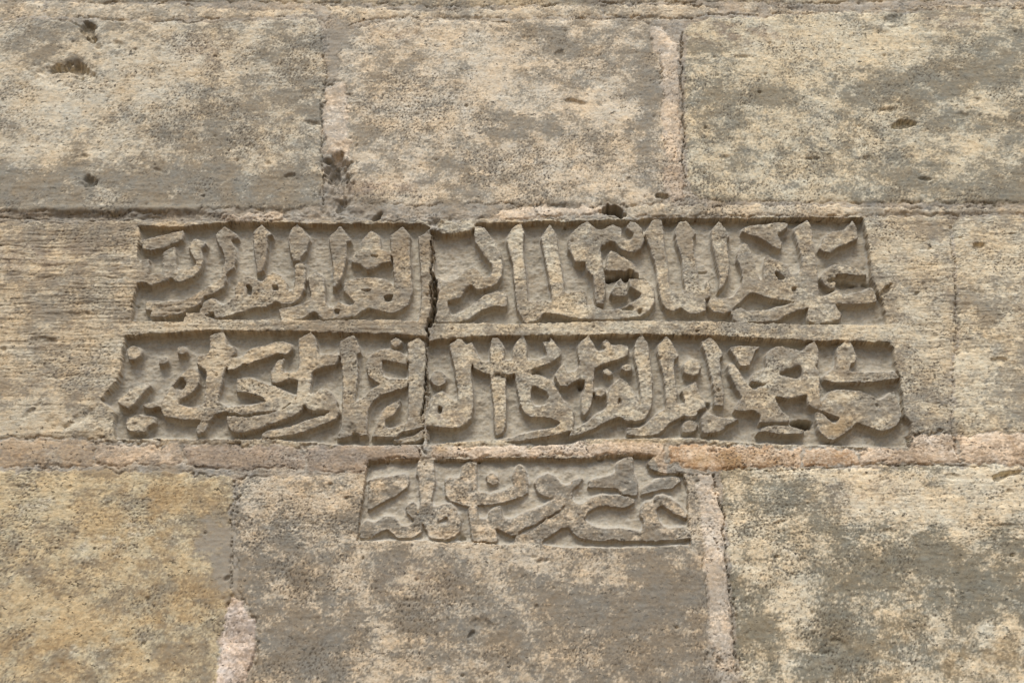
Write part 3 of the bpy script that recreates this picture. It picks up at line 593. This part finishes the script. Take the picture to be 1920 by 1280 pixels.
# ------------------------------------------------------------------ colour of the stone
base = np.array([PAL['joint'][0]] + [PAL[p[3]][0] for p in PIECES], np.float32)
stn = np.array([PAL['joint'][1]] + [PAL[p[3]][1] for p in PIECES], np.float32)
A = base[own]; B = stn[own]
bias = np.full_like(H, 0.10)
STAIN = [   # + darker patina, - clean pale surface
    (60, 90, 120, 35, .7), (300, 385, 330, 22, .9), (900, 1160, 420, 90, .35), (1650, 892, 240, 14, -.9), (100, 40, 120, 12, .3), (560, 130, 70, 60, .5), (560, 220, 90, 60, .8), (420, 330, 200, 30, .7), (120, 360, 220, 40, 1.0), (500, 360, 110, 40, .9),
    (350, 240, 70, 30, .5), (60, 330, 90, 25, .7), (150, 120, 60, 25, .3), (90, 190, 110, 70, -1.0), (260, 150, 90, 70, -.7), (70, 290, 80, 30, -.6),
    (280, 50, 90, 20, .1), (420, 120, 110, 40, -.4), (230, 270, 60, 40, -.4), (215, 370, 40, 20, -.9),
    (1000, 235, 110, 22, 1.0), (1110, 90, 120, 25, .7), (700, 270, 70, 30, .8), (710, 140, 70, 20, .5), (1215, 170, 22, 90, 1.2), (1215, 320, 28, 60, .8),
    (900, 90, 110, 40, -.6), (1110, 190, 90, 50, -.5), (820, 230, 100, 60, -.2), (850, 330, 150, 40, -.3), (1000, 385, 300, 7, .8), (750, 50, 90, 16, .1),
    (1560, 60, 220, 40, -.4), (1640, 95, 160, 40, -.8), (1400, 120, 80, 40, -.3), (1770, 130, 90, 40, .9), (1690, 170, 120, 36, .9), (1850, 120, 70, 60, .5),
    (1340, 225, 60, 30, .9), (1450, 180, 90, 16, .7), (1560, 240, 120, 30, -.7), (1650, 290, 70, 40, .9), (1660, 330, 90, 30, .6), (1840, 350, 90, 40, 1.0),
    (1800, 230, 110, 30, .4), (1880, 260, 60, 30, -.4), (1430, 300, 110, 60, -.3), (1550, 360, 200, 12, .4), (1820, 60, 80, 20, .2),
    (120, 440, 180, 22, .6), (60, 520, 130, 40, .1), (150, 590, 120, 30, .3), (110, 680, 110, 50, -.5), (100, 800, 110, 16, -.8), (230, 480, 40, 60, -.3),
    (170, 760, 40, 20, .3), (350, 610, 150, 12, -.3), (700, 615, 160, 12, .7), (620, 450, 150, 26, .6), (420, 470, 60, 20, .4), (300, 540, 40, 40, -.2),
    (500, 560, 80, 40, -.4), (560, 740, 110, 50, -.2), (650, 800, 70, 20, .9), (770, 700, 40, 60, .4), (450, 700, 120, 50, -.3), (300, 740, 60, 30, -.5),
    (930, 470, 50, 30, -.5), (980, 560, 60, 40, -.2), (1040, 520, 30, 60, -.7), (1290, 540, 110, 40, -.5), (1150, 440, 60, 30, .1), (1480, 430, 100, 26, .5),
    (1460, 560, 90, 30, .0), (1600, 570, 40, 22, .5), (1000, 616, 160, 8, -.2), (1250, 616, 200, 8, .1), (1560, 625, 100, 10, -.4),
    (930, 700, 120, 60, -.4), (860, 800, 50, 30, -.1), (1200, 700, 50, 60, -.4), (1360, 680, 60, 50, -.3), (1450, 780, 80, 40, .3), (1620, 750, 80, 40, .2),
    (1740, 470, 60, 50, -.6), (1860, 520, 50, 30, -.4), (1830, 560, 50, 26, 1.0), (1730, 640, 60, 60, -.4), (1850, 640, 40, 20, .4), (1760, 780, 60, 50, .8),
    (1860, 790, 80, 26, .7), (1890, 700, 30, 30, .3), (1740, 425, 60, 14, .4),
    (90, 850, 90, 16, .0), (420, 860, 120, 18, .3), (640, 850, 70, 20, .5), (300, 882, 300, 10, .9),
    (400, 1000, 34, 60, 1.4), (420, 1080, 26, 60, 1.4), (80, 1000, 120, 30, .2), (60, 960, 60, 30, -.2), (250, 990, 80, 60, -.3), (300, 1120, 90, 60, .2),
    (180, 1150, 90, 40, -.2), (90, 1190, 110, 40, -.2), (90, 1110, 90, 16, .5), (280, 940, 110, 16, .4), (200, 1040, 130, 40, -.1),
    (560, 920, 90, 30, -.6), (565, 975, 26, 13, 1.4), (640, 1000, 50, 30, -.3), (560, 1060, 80, 40, .3), (700, 1080, 60, 40, -.3), (600, 1130, 90, 30, .2),
    (520, 1220, 90, 60, .8), (620, 1200, 60, 50, .7), (880, 1060, 110, 30, .5), (800, 1080, 50, 26, .2), (850, 1130, 60, 50, -.3), (780, 1190, 110, 60, .2),
    (1000, 1180, 90, 60, .7), (1050, 1110, 120, 40, .5), (1080, 1070, 80, 26, -.2), (1230, 1130, 80, 70, 1.0), (1220, 1230, 100, 60, 1.0), (1290, 1080, 60, 40, .4),
    (700, 1220, 70, 50, -.1), (900, 1250, 120, 30, .3), (1000, 1210, 30, 40, -.4), (1120, 1220, 60, 40, -.3), (870, 1250, 40, 20, -.3),
    (1450, 900, 60, 14, .6), (1720, 950, 180, 40, -1.2), (1850, 920, 90, 30, -.5), (1500, 970, 110, 60, .0), (1700, 1060, 70, 40, 1.0), (1800, 1060, 120, 30, .5),
    (1860, 1110, 110, 50, 1.2), (1570, 1120, 50, 60, .9), (1420, 1200, 50, 50, 1.2), (1550, 1210, 60, 50, 1.1), (1400, 1090, 30, 60, .4), (1470, 1150, 50, 60, -.5),
    (1650, 1140, 50, 40, -.2), (1780, 1170, 120, 30, -.3), (1680, 1220, 100, 40, -.1), (1820, 1250, 90, 20, .2), (1900, 1190, 50, 40, -.2), (1560, 990, 70, 26, .2),
    (100, 5, 90, 10, -.5), (480, 8, 90, 10, .9), (760, 5, 110, 8, .7), (1470, 10, 50, 8, .8), (1320, 12, 18, 10, .8),
    (720, 900, 60, 40, -.1), (930, 930, 90, 30, -.4), (1120, 900, 90, 30, .7), (1240, 960, 50, 30, -.1), (1100, 1000, 120, 16, .5), (800, 990, 60, 30, -.6),
]
for (x, y, rx, ry, a) in STAIN:
    q = local(x, y, max(rx, ry) * 2.4)
    bias[q] += a * 0.98 * np.exp(-((PXm[q] - x) / rx) ** 2 - ((PYm[q] - y) / ry) ** 2)
n_spk = fnoise(0.9, 0.0016, 0.012, ax=1.25, seed=12)
ns = 0.50 * n_st1 + 0.34 * n_st2 + 0.50 * n_spk
bias += np.where(let > 0, .38, 0)
stain = sstep(-0.45, 0.70, bias * 1.15 + ns)
col = A * (1 - stain[..., None]) + B * stain[..., None]
# warm and grey patches of the minerals themselves
h1 = np.clip(n_hue * .5, -1, 1)[..., None]
col = col * (1 + h1 * np.array([.055, .0, -.07], np.float32))
ochre = np.clip(blob(240, 1000, 90, 60) * .9 + blob(60, 1220, 130, 60) * .9 + blob(330, 1140, 90, 60) * .9 + blob(320, 930, 110, 40) * .8
                + blob(1800, 1230, 220, 50) * .45 + blob(1370, 860, 110, 18) * .9 + blob(1560, 855, 40, 14) * .9 + blob(825, 845, 16, 9) * 1.3
                + blob(1190, 826, 60, 6) * .8 + blob(1570, 800, 40, 22) * .9 + blob(230, 1190, 110, 40) * .6, 0, 1)
ochre *= np.clip(.55 + .5 * n_hue, 0, 1)
col = col * (1 - ochre[..., None] * .55) + np.array((.42, .29, .14), np.float32) * ochre[..., None] * .55
rosy = np.clip(blob(720, 350, 60, 14) + blob(740, 60, 40, 12) * .7 + blob(1350, 60, 80, 20) * .7 + blob(1800, 40, 80, 14) * .7
               + blob(1620, 920, 90, 40) * .5 + blob(1440, 70, 60, 20) * .5 + blob(380, 100, 60, 30) * .4 + blob(60, 480, 120, 30) * .4
               + blob(830, 790, 50, 30) * .3 + blob(780, 1090, 60, 30) * .4, 0, 1) * np.clip(.5 + .6 * n_st1, 0, 1)
col = col * (1 - rosy[..., None] * .4) + np.array((.40, .265, .19), np.float32) * rosy[..., None] * .4
# lighter bloom scattered on the pale areas
pale = sstep(0.8, 1.9, n_st1 - n_hue * .5) * (1 - stain) * .5
col = col * (1 - pale[..., None]) + np.array((.66, .60, .47), np.float32) * pale[..., None]
# clusters of dark pores
n_por = fnoise(0.8, 0.0022, 0.010, ax=1.3, seed=14)
n_pd = fnoise(1.4, 0.02, 0.30, ax=1.3, seed=15)
pd_ = np.clip(.35 + .55 * n_pd, 0, 1.2)
for (x, y, rx, ry, a) in ((850, 210, 120, 60, .8), (1330, 340, 90, 40, .7), (980, 320, 110, 40, .6), (1460, 130, 130, 60, .5), (700, 350, 90, 30, .6),
                          (1420, 960, 130, 90, .5), (1480, 1110, 90, 80, .6), (400, 240, 160, 80, .4), (1620, 830, 90, 20, .6), (1860, 850, 70, 20, .6),
                          (60, 500, 150, 60, .5), (650, 1000, 90, 90, .4), (150, 1180, 160, 80, .4), (440, 110, 130, 40, .5)):
    pd_ += a * blob(x, y, rx, ry)
por = sstep(1.5 - .6 * pd_, 1.9 - .6 * pd_, n_por) * np.clip(pd_, 0, 1.2) * topm
H -= np.clip(por, 0, 1) * 0.0014
porc = np.clip(por * 1.1, 0, .95)[..., None]
col = col * (1 - porc) + np.array((.075, .060, .045), np.float32) * porc
# arrises worn to the bare grey stone
wear = (sstep(.12, .40, edge + .07 * n_spk) * (let > 0) * .7)[..., None]
col = col * (1 - wear) + np.array((.33, .305, .255), np.float32) * wear
# the cut ground of the recesses is bare fine grained stone
bare = (1 - topm)[..., None]
ground_c = np.array((.390, .358, .290), np.float32) * (1 + 0.06 * n_st2[..., None] + .07 * n_spk[..., None] + .05 * h1)
dirt = sstep(.5, 1.6, n_st1 + .5 * n_pat)[..., None] * .45
ground_c = ground_c * (1 - dirt) + np.array((.27, .225, .16), np.float32) * dirt
col = col * (1 - bare) + ground_c * bare
lit_rim = (np.exp(-((crown - .30) / .13) ** 2) * (let == 0) * (panel > 0) * .45 * (1 - flank))[..., None]
col = col * (1 - lit_rim) + np.array((.53, .51, .45), np.float32) * lit_rim  # pale band around letters: light catching their edges, painted into the colour
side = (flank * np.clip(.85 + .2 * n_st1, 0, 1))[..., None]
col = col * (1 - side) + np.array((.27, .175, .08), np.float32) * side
# smooth grey render smeared over a few joints
sm = np.clip(blob(400, 1010, 36, 60) + blob(424, 1070, 22, 70) + blob(640, 60, 20, 30) + blob(628, 120, 16, 60) * .8, 0, 1)
sm = sstep(.30, .85, sm + .16 * n_st1) * .75
col = col * (1 - sm[..., None]) + np.array((.30, .272, .222), np.float32) * sm[..., None]
H += -sm * n_fin * 0.0003
col = np.clip(col, .02, .85).astype(np.float32)
grit = np.clip((0.35 + 0.65 * topm) * (1 - .6 * sm) * (1 - .35 * stain), 0, 1).astype(np.float32)


# ------------------------------------------------------------------ materials
def stone_material(name, speck=1.0, bump=1.0, grain=(1, 1, 1), macro=False):
    m = bpy.data.materials.new(name)
    m.use_nodes = True
    nt = m.node_tree; N = nt.nodes; K = nt.links
    bsdf = N["Principled BSDF"]
    bsdf.inputs["Roughness"].default_value = 0.93
    bsdf.inputs["Specular IOR Level"].default_value = 0.18
    at = N.new("ShaderNodeAttribute"); at.attribute_name = "tint"
    ag = N.new("ShaderNodeAttribute"); ag.attribute_name = "grit"
    tc = N.new("ShaderNodeTexCoord")
    mp = N.new("ShaderNodeMapping"); mp.inputs["Scale"].default_value = (0.72 * grain[0], 1.0, 1.15)
    K.new(tc.outputs["Object"], mp.inputs[0])

    def noise(scale, detail, rough):
        n = N.new("ShaderNodeTexNoise"); n.inputs["Scale"].default_value = scale
        n.inputs["Detail"].default_value = detail; n.inputs["Roughness"].default_value = rough
        K.new(mp.outputs[0], n.inputs["Vector"])
        return n

    def ramp(src, a, b, lo, hi):
        r = N.new("ShaderNodeMapRange"); r.inputs[1].default_value = a; r.inputs[2].default_value = b
        r.inputs[3].default_value = lo; r.inputs[4].default_value = hi
        K.new(src, r.inputs[0]); return r.outputs[0]

    def math_(op, a, b):
        n = N.new("ShaderNodeMath"); n.operation = op
        for i, v in enumerate((a, b)):
            if isinstance(v, (int, float)):
                n.inputs[i].default_value = v
            else:
                K.new(v, n.inputs[i])
        return n.outputs[0]
    fine = noise(190, 4, .72)         # grains of some millimetres
    pore = noise(125, 3, .62)         # dark pores
    mott = noise(50, 6, .70)          # blotches of a centimetre
    g1 = ramp(fine.outputs[0], .34, .66, 0.80, 1.17)
    g2 = ramp(mott.outputs[0], .34, .68, 0.82, 1.14)
    sp = ramp(pore.outputs[0], .58, .65, 0.0, 0.85 * speck)
    gate = ramp(mott.outputs[0], .45, .60, 0.15, 1.0)
    sp = math_('MULTIPLY', sp, gate)
    sp = math_('MULTIPLY', sp, ag.outputs["Fac"])
    v = math_('MULTIPLY', g1, g2)
    # weaken the grain where the stone is smooth: 1 + (v-1)*grit
    v = math_('SUBTRACT', v, 1.0)
    v = math_('MULTIPLY', v, math_('MULTIPLY', ag.outputs["Fac"], 1.0 * speck))
    v = math_('ADD', v, 1.0)
    v = math_('MULTIPLY', v, math_('SUBTRACT', 1.0, sp))
    if macro:
        big = noise(7.5, 9, .66)
        v = math_('MULTIPLY', v, ramp(big.outputs[0], .40, .62, 1.12, .66))
    mul = N.new("ShaderNodeVectorMath"); mul.operation = 'SCALE'
    K.new(at.outputs["Color"], mul.inputs[0]); K.new(v, mul.inputs["Scale"])
    # a little hue change from grain to grain
    hn = noise(120, 3, .6)
    hs = N.new("ShaderNodeMix"); hs.data_type = 'RGBA'; hs.blend_type = 'MULTIPLY'
    hs.inputs[0].default_value = 1.0
    cr = N.new("ShaderNodeValToRGB")
    cr.color_ramp.elements[0].position = .34; cr.color_ramp.elements[0].color = (1.04, .99, .92, 1)
    cr.color_ramp.elements[1].position = .66; cr.color_ramp.elements[1].color = (.98, 1.0, 1.02, 1)
    K.new(hn.outputs[0], cr.inputs[0])
    K.new(mul.outputs[0], hs.inputs[6]); K.new(cr.outputs[0], hs.inputs[7])
    K.new(hs.outputs[2], bsdf.inputs["Base Color"])
    hgt = math_('ADD', math_('MULTIPLY', fine.outputs[0], .9), math_('MULTIPLY', mott.outputs[0], .7))
    hgt = math_('SUBTRACT', hgt, math_('MULTIPLY', sp, 1.6))
    hgt = math_('MULTIPLY', hgt, math_('ADD', math_('MULTIPLY', ag.outputs["Fac"], .75), .25))
    bp = N.new("ShaderNodeBump"); bp.inputs["Strength"].default_value = 0.8
    bp.inputs["Distance"].default_value = 0.0010 * bump
    K.new(hgt, bp.inputs["Height"]); K.new(bp.outputs[0], bsdf.inputs["Normal"])
    return m


MAT = {
    'stone': stone_material("limestone_weathered", 1.0, 1.0),
    'carved_stone': stone_material("limestone_carved_face", 1.0, 1.0),
    'outer': stone_material("limestone_surrounding", 1.0, 2.2, macro=True),
    'letter': stone_material("limestone_letter", 0.9, .7),
    'recessed_ground': stone_material("limestone_cut_ground", 0.8, .7),
    'brick': stone_material("pink_brick", 1.15, .8),
    'mortar_patch': stone_material("lime_mortar_pink", 1.1, .8),
    'mortar_joint': stone_material("lime_mortar_grey", .8, 1.1),
}

# ------------------------------------------------------------------ meshes cut from the relief
def axis(lo, hi, f0, f1, fine, coarse, margin0, margin1, far):
    out = []
    x = lo
    while x < hi - 1e-6:
        out.append(x)
        if f0 <= x < f1: x += fine
        elif margin0 <= x < margin1: x += coarse
        else: x += far
    out.append(hi)
    return np.array(out)


xl, _ = p2w(0, 0); xr, _ = p2w(1920, 0)
_, zt = p2w(960, 0); _, zb_ = p2w(960, 1280)
ix0, _ = p2w(205, 830); ix1, _ = p2w(1712, 600)
_, iz0 = p2w(960, 1030); _, iz1 = p2w(960, 400)
AX = axis(X0, X1, ix0, ix1, 0.00148, 0.0026, xl, xr, 0.005)
AZ = axis(Z0, Z1, iz0, iz1, 0.00148, 0.0025, zb_, zt, 0.005)
mx, mz = np.meshgrid(AX, AZ)
cx, cz = w2c(mx, mz)
VH = bil(H, cx, cz)
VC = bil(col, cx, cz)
VG = bil(grit, cx, cz)
# irregular mesh so that steep edges do not staircase
VX = mx.copy(); VZ = mz.copy()
nx, nz = len(AX), len(AZ)
# owner of each face
fxc = (AX[:-1] + AX[1:]) / 2; fzc = (AZ[:-1] + AZ[1:]) / 2
fmx, fmz = np.meshgrid(fxc, fzc)
fcx, fcz = w2c(fmx, fmz)
ii = np.clip(np.rint(fcz), 0, NZ - 1).astype(int); jj = np.clip(np.rint(fcx), 0, NX - 1).astype(int)
# spread letters a little so each owns its flanks
ld = let.copy()
for it in range(4):
    z = ld == 0
    for sh, axs in ((1, 0), (-1, 0), (1, 1), (-1, 1)):
        r = np.roll(ld, sh, axs)
        m = z & (r > 0) & (ld == 0) & (panel > 0)
        ld[m] = r[m]
NP = len(PIECES)
fo = own[ii, jj].astype(np.int32)
fl = ld[ii, jj]; fp = panel[ii, jj]
code_blk = {1: BLK['L'], 2: BLK['R'], 3: BLK['B']}
for c_, b_ in code_blk.items():
    fo[(fp == c_) & (fl == 0)] = NP + c_                # floors: NP+1..3
fo[fl > 0] = NP + 3 + fl[fl > 0]
VIDX = np.arange(nx * nz).reshape(nz, nx)
quads = np.stack([VIDX[:-1, :-1], VIDX[:-1, 1:], VIDX[1:, 1:], VIDX[1:, :-1]], -1).reshape(-1, 4)
fo = fo.reshape(-1)
PV = np.stack([VX, D - VH, VZ], -1).reshape(-1, 3).astype(np.float32)
PC = VC.reshape(-1, 3); PG = VG.reshape(-1)
# smooth normals of the whole relief, shared by all pieces
WALL_BASE = (0.0, D, 0.0)


def link(o, parent=None):
    scene.collection.objects.link(o)
    if parent is not None:
        o.parent = parent
    return o


def make_part(name, fid_quads, mat, parent, thick, origin):
    e = np.concatenate([fid_quads[:, [0, 1]], fid_quads[:, [1, 2]], fid_quads[:, [2, 3]], fid_quads[:, [3, 0]]])
    key = np.sort(e, 1)
    kk = key[:, 0].astype(np.int64) * (nx * nz) + key[:, 1]
    _, inv, cnt = np.unique(kk, return_inverse=True, return_counts=True)
    be = e[cnt[inv] == 1]
    used, remap = np.unique(fid_quads, return_inverse=True)
    q = remap.reshape(-1, 4)
    v = PV[used]
    # flanks: border repeated, drawn back into the wall
    bu, br = np.unique(be, return_inverse=True)
    be_l = br.reshape(-1, 2)
    nb = len(bu)
    front = PV[bu]; cen = v.mean(0)
    back = front.copy(); back[:, 1] = D + thick
    back[:, 0] += (cen[0] - back[:, 0]) * 0.01; back[:, 2] += (cen[2] - back[:, 2]) * 0.01
    n0 = len(v)
    side = np.stack([be_l[:, 1] + n0, be_l[:, 0] + n0, be_l[:, 0] + n0 + nb, be_l[:, 1] + n0 + nb], 1)
    V = np.concatenate([v, front, back]) - np.array(origin, np.float32)
    F = np.concatenate([q, side])
    me = bpy.data.meshes.new(name)
    me.vertices.add(len(V)); me.vertices.foreach_set("co", V.reshape(-1).astype(np.float32))
    me.loops.add(F.size); me.loops.foreach_set("vertex_index", F.reshape(-1).astype(np.int32))
    me.polygons.add(len(F)); me.polygons.foreach_set("loop_start", (np.arange(len(F)) * 4).astype(np.int32))
    me.update(calc_edges=True)
    c = me.attributes.new("tint", 'FLOAT_COLOR', 'POINT')
    cc = np.concatenate([PC[used], PC[bu], PC[bu]]); cc = np.concatenate([cc, np.ones((len(cc), 1), np.float32)], 1)
    c.data.foreach_set("color", cc.reshape(-1).astype(np.float32))
    g = me.attributes.new("grit", 'FLOAT', 'POINT')
    g.data.foreach_set("value", np.concatenate([PG[used], PG[bu], PG[bu]]).astype(np.float32))
    me.polygons.foreach_set("use_smooth", np.ones(len(F), bool))
    me.materials.append(mat)
    o = bpy.data.objects.new(name, me)
    return link(o, parent)


wall = bpy.data.objects.new("stone_wall", None)
wall.location = WALL_BASE
wall["label"] = "old limestone block wall carved with three lines of raised Arabic lettering"
wall["category"] = "wall"
wall["kind"] = "thing"
link(wall)

order = np.argsort(fo, kind='stable')
fs = fo[order]
uids, starts = np.unique(fs, return_index=True)
ends = np.append(starts[1:], len(fs))
parts = {}
rng_ = {int(u): (a, b) for u, a, b in zip(uids, starts, ends)}
for u in sorted(rng_):
    a, b = rng_[u]
    fq = quads[order[a:b]]
    if u == 0:
        # the joint mortar falls into separate runs: one part each
        left = set(order[a:b].tolist()); W = nx - 1; crumbs = []
        while left:
            st = [left.pop()]; comp = [st[0]]
            while st:
                f = st.pop()
                for nb_ in (f - 1, f + 1, f - W, f + W):
                    if nb_ in left and abs(nb_ % W - f % W) < 2:
                        left.discard(nb_); st.append(nb_); comp.append(nb_)
            if len(comp) < 260:
                crumbs += comp; continue
            o = make_part('mortar_joint', quads[np.array(comp)], MAT['mortar_joint'], wall, 0.10, WALL_BASE)
            o["label"] = "grey crumbling mortar in a joint between the blocks"
        if crumbs:
            o = make_part('mortar_crumbs', quads[np.array(crumbs)], MAT['mortar_joint'], wall, 0.02, WALL_BASE)
            o["kind"] = "stuff"
    elif u <= NP:
        kind, lab = PIECES[u - 1][0], PIECES[u - 1][1]
        o = make_part(kind, fq, MAT[kind], wall, {'stone': .14, 'carved_stone': .14, 'brick': .10, 'mortar_patch': .05}[kind], WALL_BASE)
        o["label"] = lab
    elif u <= NP + 3:
        par = parts[{1: BLK['L'], 2: BLK['R'], 3: BLK['B']}[u - NP]]
        o = make_part('recessed_ground', fq, MAT['recessed_ground'], par, .06, WALL_BASE)
        o["label"] = "smooth grey cut ground sunk behind the letters"
    else:
        blk = LET[u - NP - 4][0]
        o = make_part('letter', fq, MAT['letter'], parts[BLK[blk]], .045, WALL_BASE)
    parts[u] = o

# ------------------------------------------------------------------ the wall goes on beyond the surveyed area
def flat_attr(me, c):
    n = len(me.vertices)
    a = me.attributes.new("tint", 'FLOAT_COLOR', 'POINT')
    a.data.foreach_set("color", np.tile(np.array([c[0], c[1], c[2], 1], np.float32), n))
    g = me.attributes.new("grit", 'FLOAT', 'POINT')
    g.data.foreach_set("value", np.full(n, .85, np.float32))


def block_mesh(name, x0, x1, z0, z1, c, mat, rnd):
    b = 0.012
    nxs, nzs = 5, 3
    xs = [x0, x0 + b] + [x0 + (x1 - x0) * k / nxs for k in range(1, nxs)] + [x1 - b, x1]
    zs = [z0, z0 + b] + [z0 + (z1 - z0) * k / nzs for k in range(1, nzs)] + [z1 - b, z1]
    V = []; F = []
    for j, z in enumerate(zs):
        for i, x in enumerate(xs):
            edge_ = i in (0, len(xs) - 1) or j in (0, len(zs) - 1)
            V.append((x, D + (.006 if edge_ else rnd.uniform(-.002, .001)), z))
    w = len(xs)
    for j in range(len(zs) - 1):
        for i in range(w - 1):
            F.append((j * w + i, j * w + i + 1, (j + 1) * w + i + 1, (j + 1) * w + i))
    me = bpy.data.meshes.new(name)
    me.from_pydata([(x, y - D, z) for x, y, z in V], [], F)
    flat_attr(me, c)
    me.materials.append(mat)
    return link(bpy.data.objects.new(name, me), wall)


def slab(name, x0, x1, y0, y1, z0, z1, c, mat, parent):
    V = [(x, y - D, z) for x in (x0, x1) for y in (y0, y1) for z in (z0, z1)]
    F = [(0, 1, 3, 2), (4, 6, 7, 5), (0, 4, 5, 1), (2, 3, 7, 6), (0, 2, 6, 4), (1, 5, 7, 3)]
    me = bpy.data.meshes.new(name); me.from_pydata(V, [], F)
    flat_attr(me, c); me.materials.append(mat)
    return link(bpy.data.objects.new(name, me), parent)


rnd = random.Random(7)
WX, TOP = 6.0, 6.2
tones = [PAL[k][0] for k in ('pale', 'b1', 'b2', 'c1', 'e2', 'e1')]


def course(z0, z1, xa_, xb_):
    x = xa_
    while x < xb_ - 0.02:
        w = rnd.uniform(.45, .95)
        x2 = min(x + w, xb_)
        if xb_ - x2 < .25: x2 = xb_
        t = rnd.choice(tones); s = rnd.uniform(.80, .98)
        block_mesh('stone', x + .003, x2 - .003, z0 + .003, z1 - .003, [q * s for q in t], MAT['outer'], rnd)
        x = x2


zrow = [Z0, p2w(960, 878)[1], p2w(960, 408)[1], p2w(960, 25)[1], Z1]
for a, b in zip(zrow[:-1], zrow[1:]):
    course(a, b, -WX, X0); course(a, b, X1, WX)
zz = Z0
while zz > 0.05:
    z2 = max(zz - .45, 0)
    if z2 < .2: z2 = 0
    course(z2, zz, -WX, WX); zz = z2
zz = Z1
while zz < TOP - .05:
    z2 = min(zz + .44, TOP)
    if TOP - z2 < .2: z2 = TOP
    course(zz, z2, -WX, WX); zz = z2
jc = (.26, .235, .185)
for (a, b, c_, d_) in ((-WX, X0, 0, TOP), (X1, WX, 0, TOP), (X0, X1, 0, Z0), (X0, X1, Z1, TOP)):
    o = slab('joint_backing', a, b, D + .005, D + .16, c_, d_, jc, MAT['mortar_joint'], wall)
o = slab('rubble_core', -WX, WX, D + .162, D + .9, 0, TOP, jc, MAT['mortar_joint'], wall)

# ------------------------------------------------------------------ ground in front of the wall
gm = bpy.data.materials.new("dusty_paving")
gm.use_nodes = True
gn = gm.node_tree.nodes; gl = gm.node_tree.links
gb = gn["Principled BSDF"]; gb.inputs["Roughness"].default_value = .95
no = gn.new("ShaderNodeTexNoise"); no.inputs["Scale"].default_value = 3.0; no.inputs["Detail"].default_value = 8
cr = gn.new("ShaderNodeValToRGB")
cr.color_ramp.elements[0].color = (.14, .085, .04, 1); cr.color_ramp.elements[1].color = (.22, .14, .07, 1)
tc = gn.new("ShaderNodeTexCoord")
gl.new(tc.outputs["Object"], no.inputs["Vector"]); gl.new(no.outputs[0], cr.inputs[0]); gl.new(cr.outputs[0], gb.inputs["Base Color"])
me = bpy.data.meshes.new("ground")
me.from_pydata([(-200, -200, -.002), (200, -200, -.002), (200, 200, -.002), (-200, 200, -.002)], [], [(0, 1, 2, 3)])
me.materials.append(gm)
g = link(bpy.data.objects.new("ground", me))
g["kind"] = "structure"
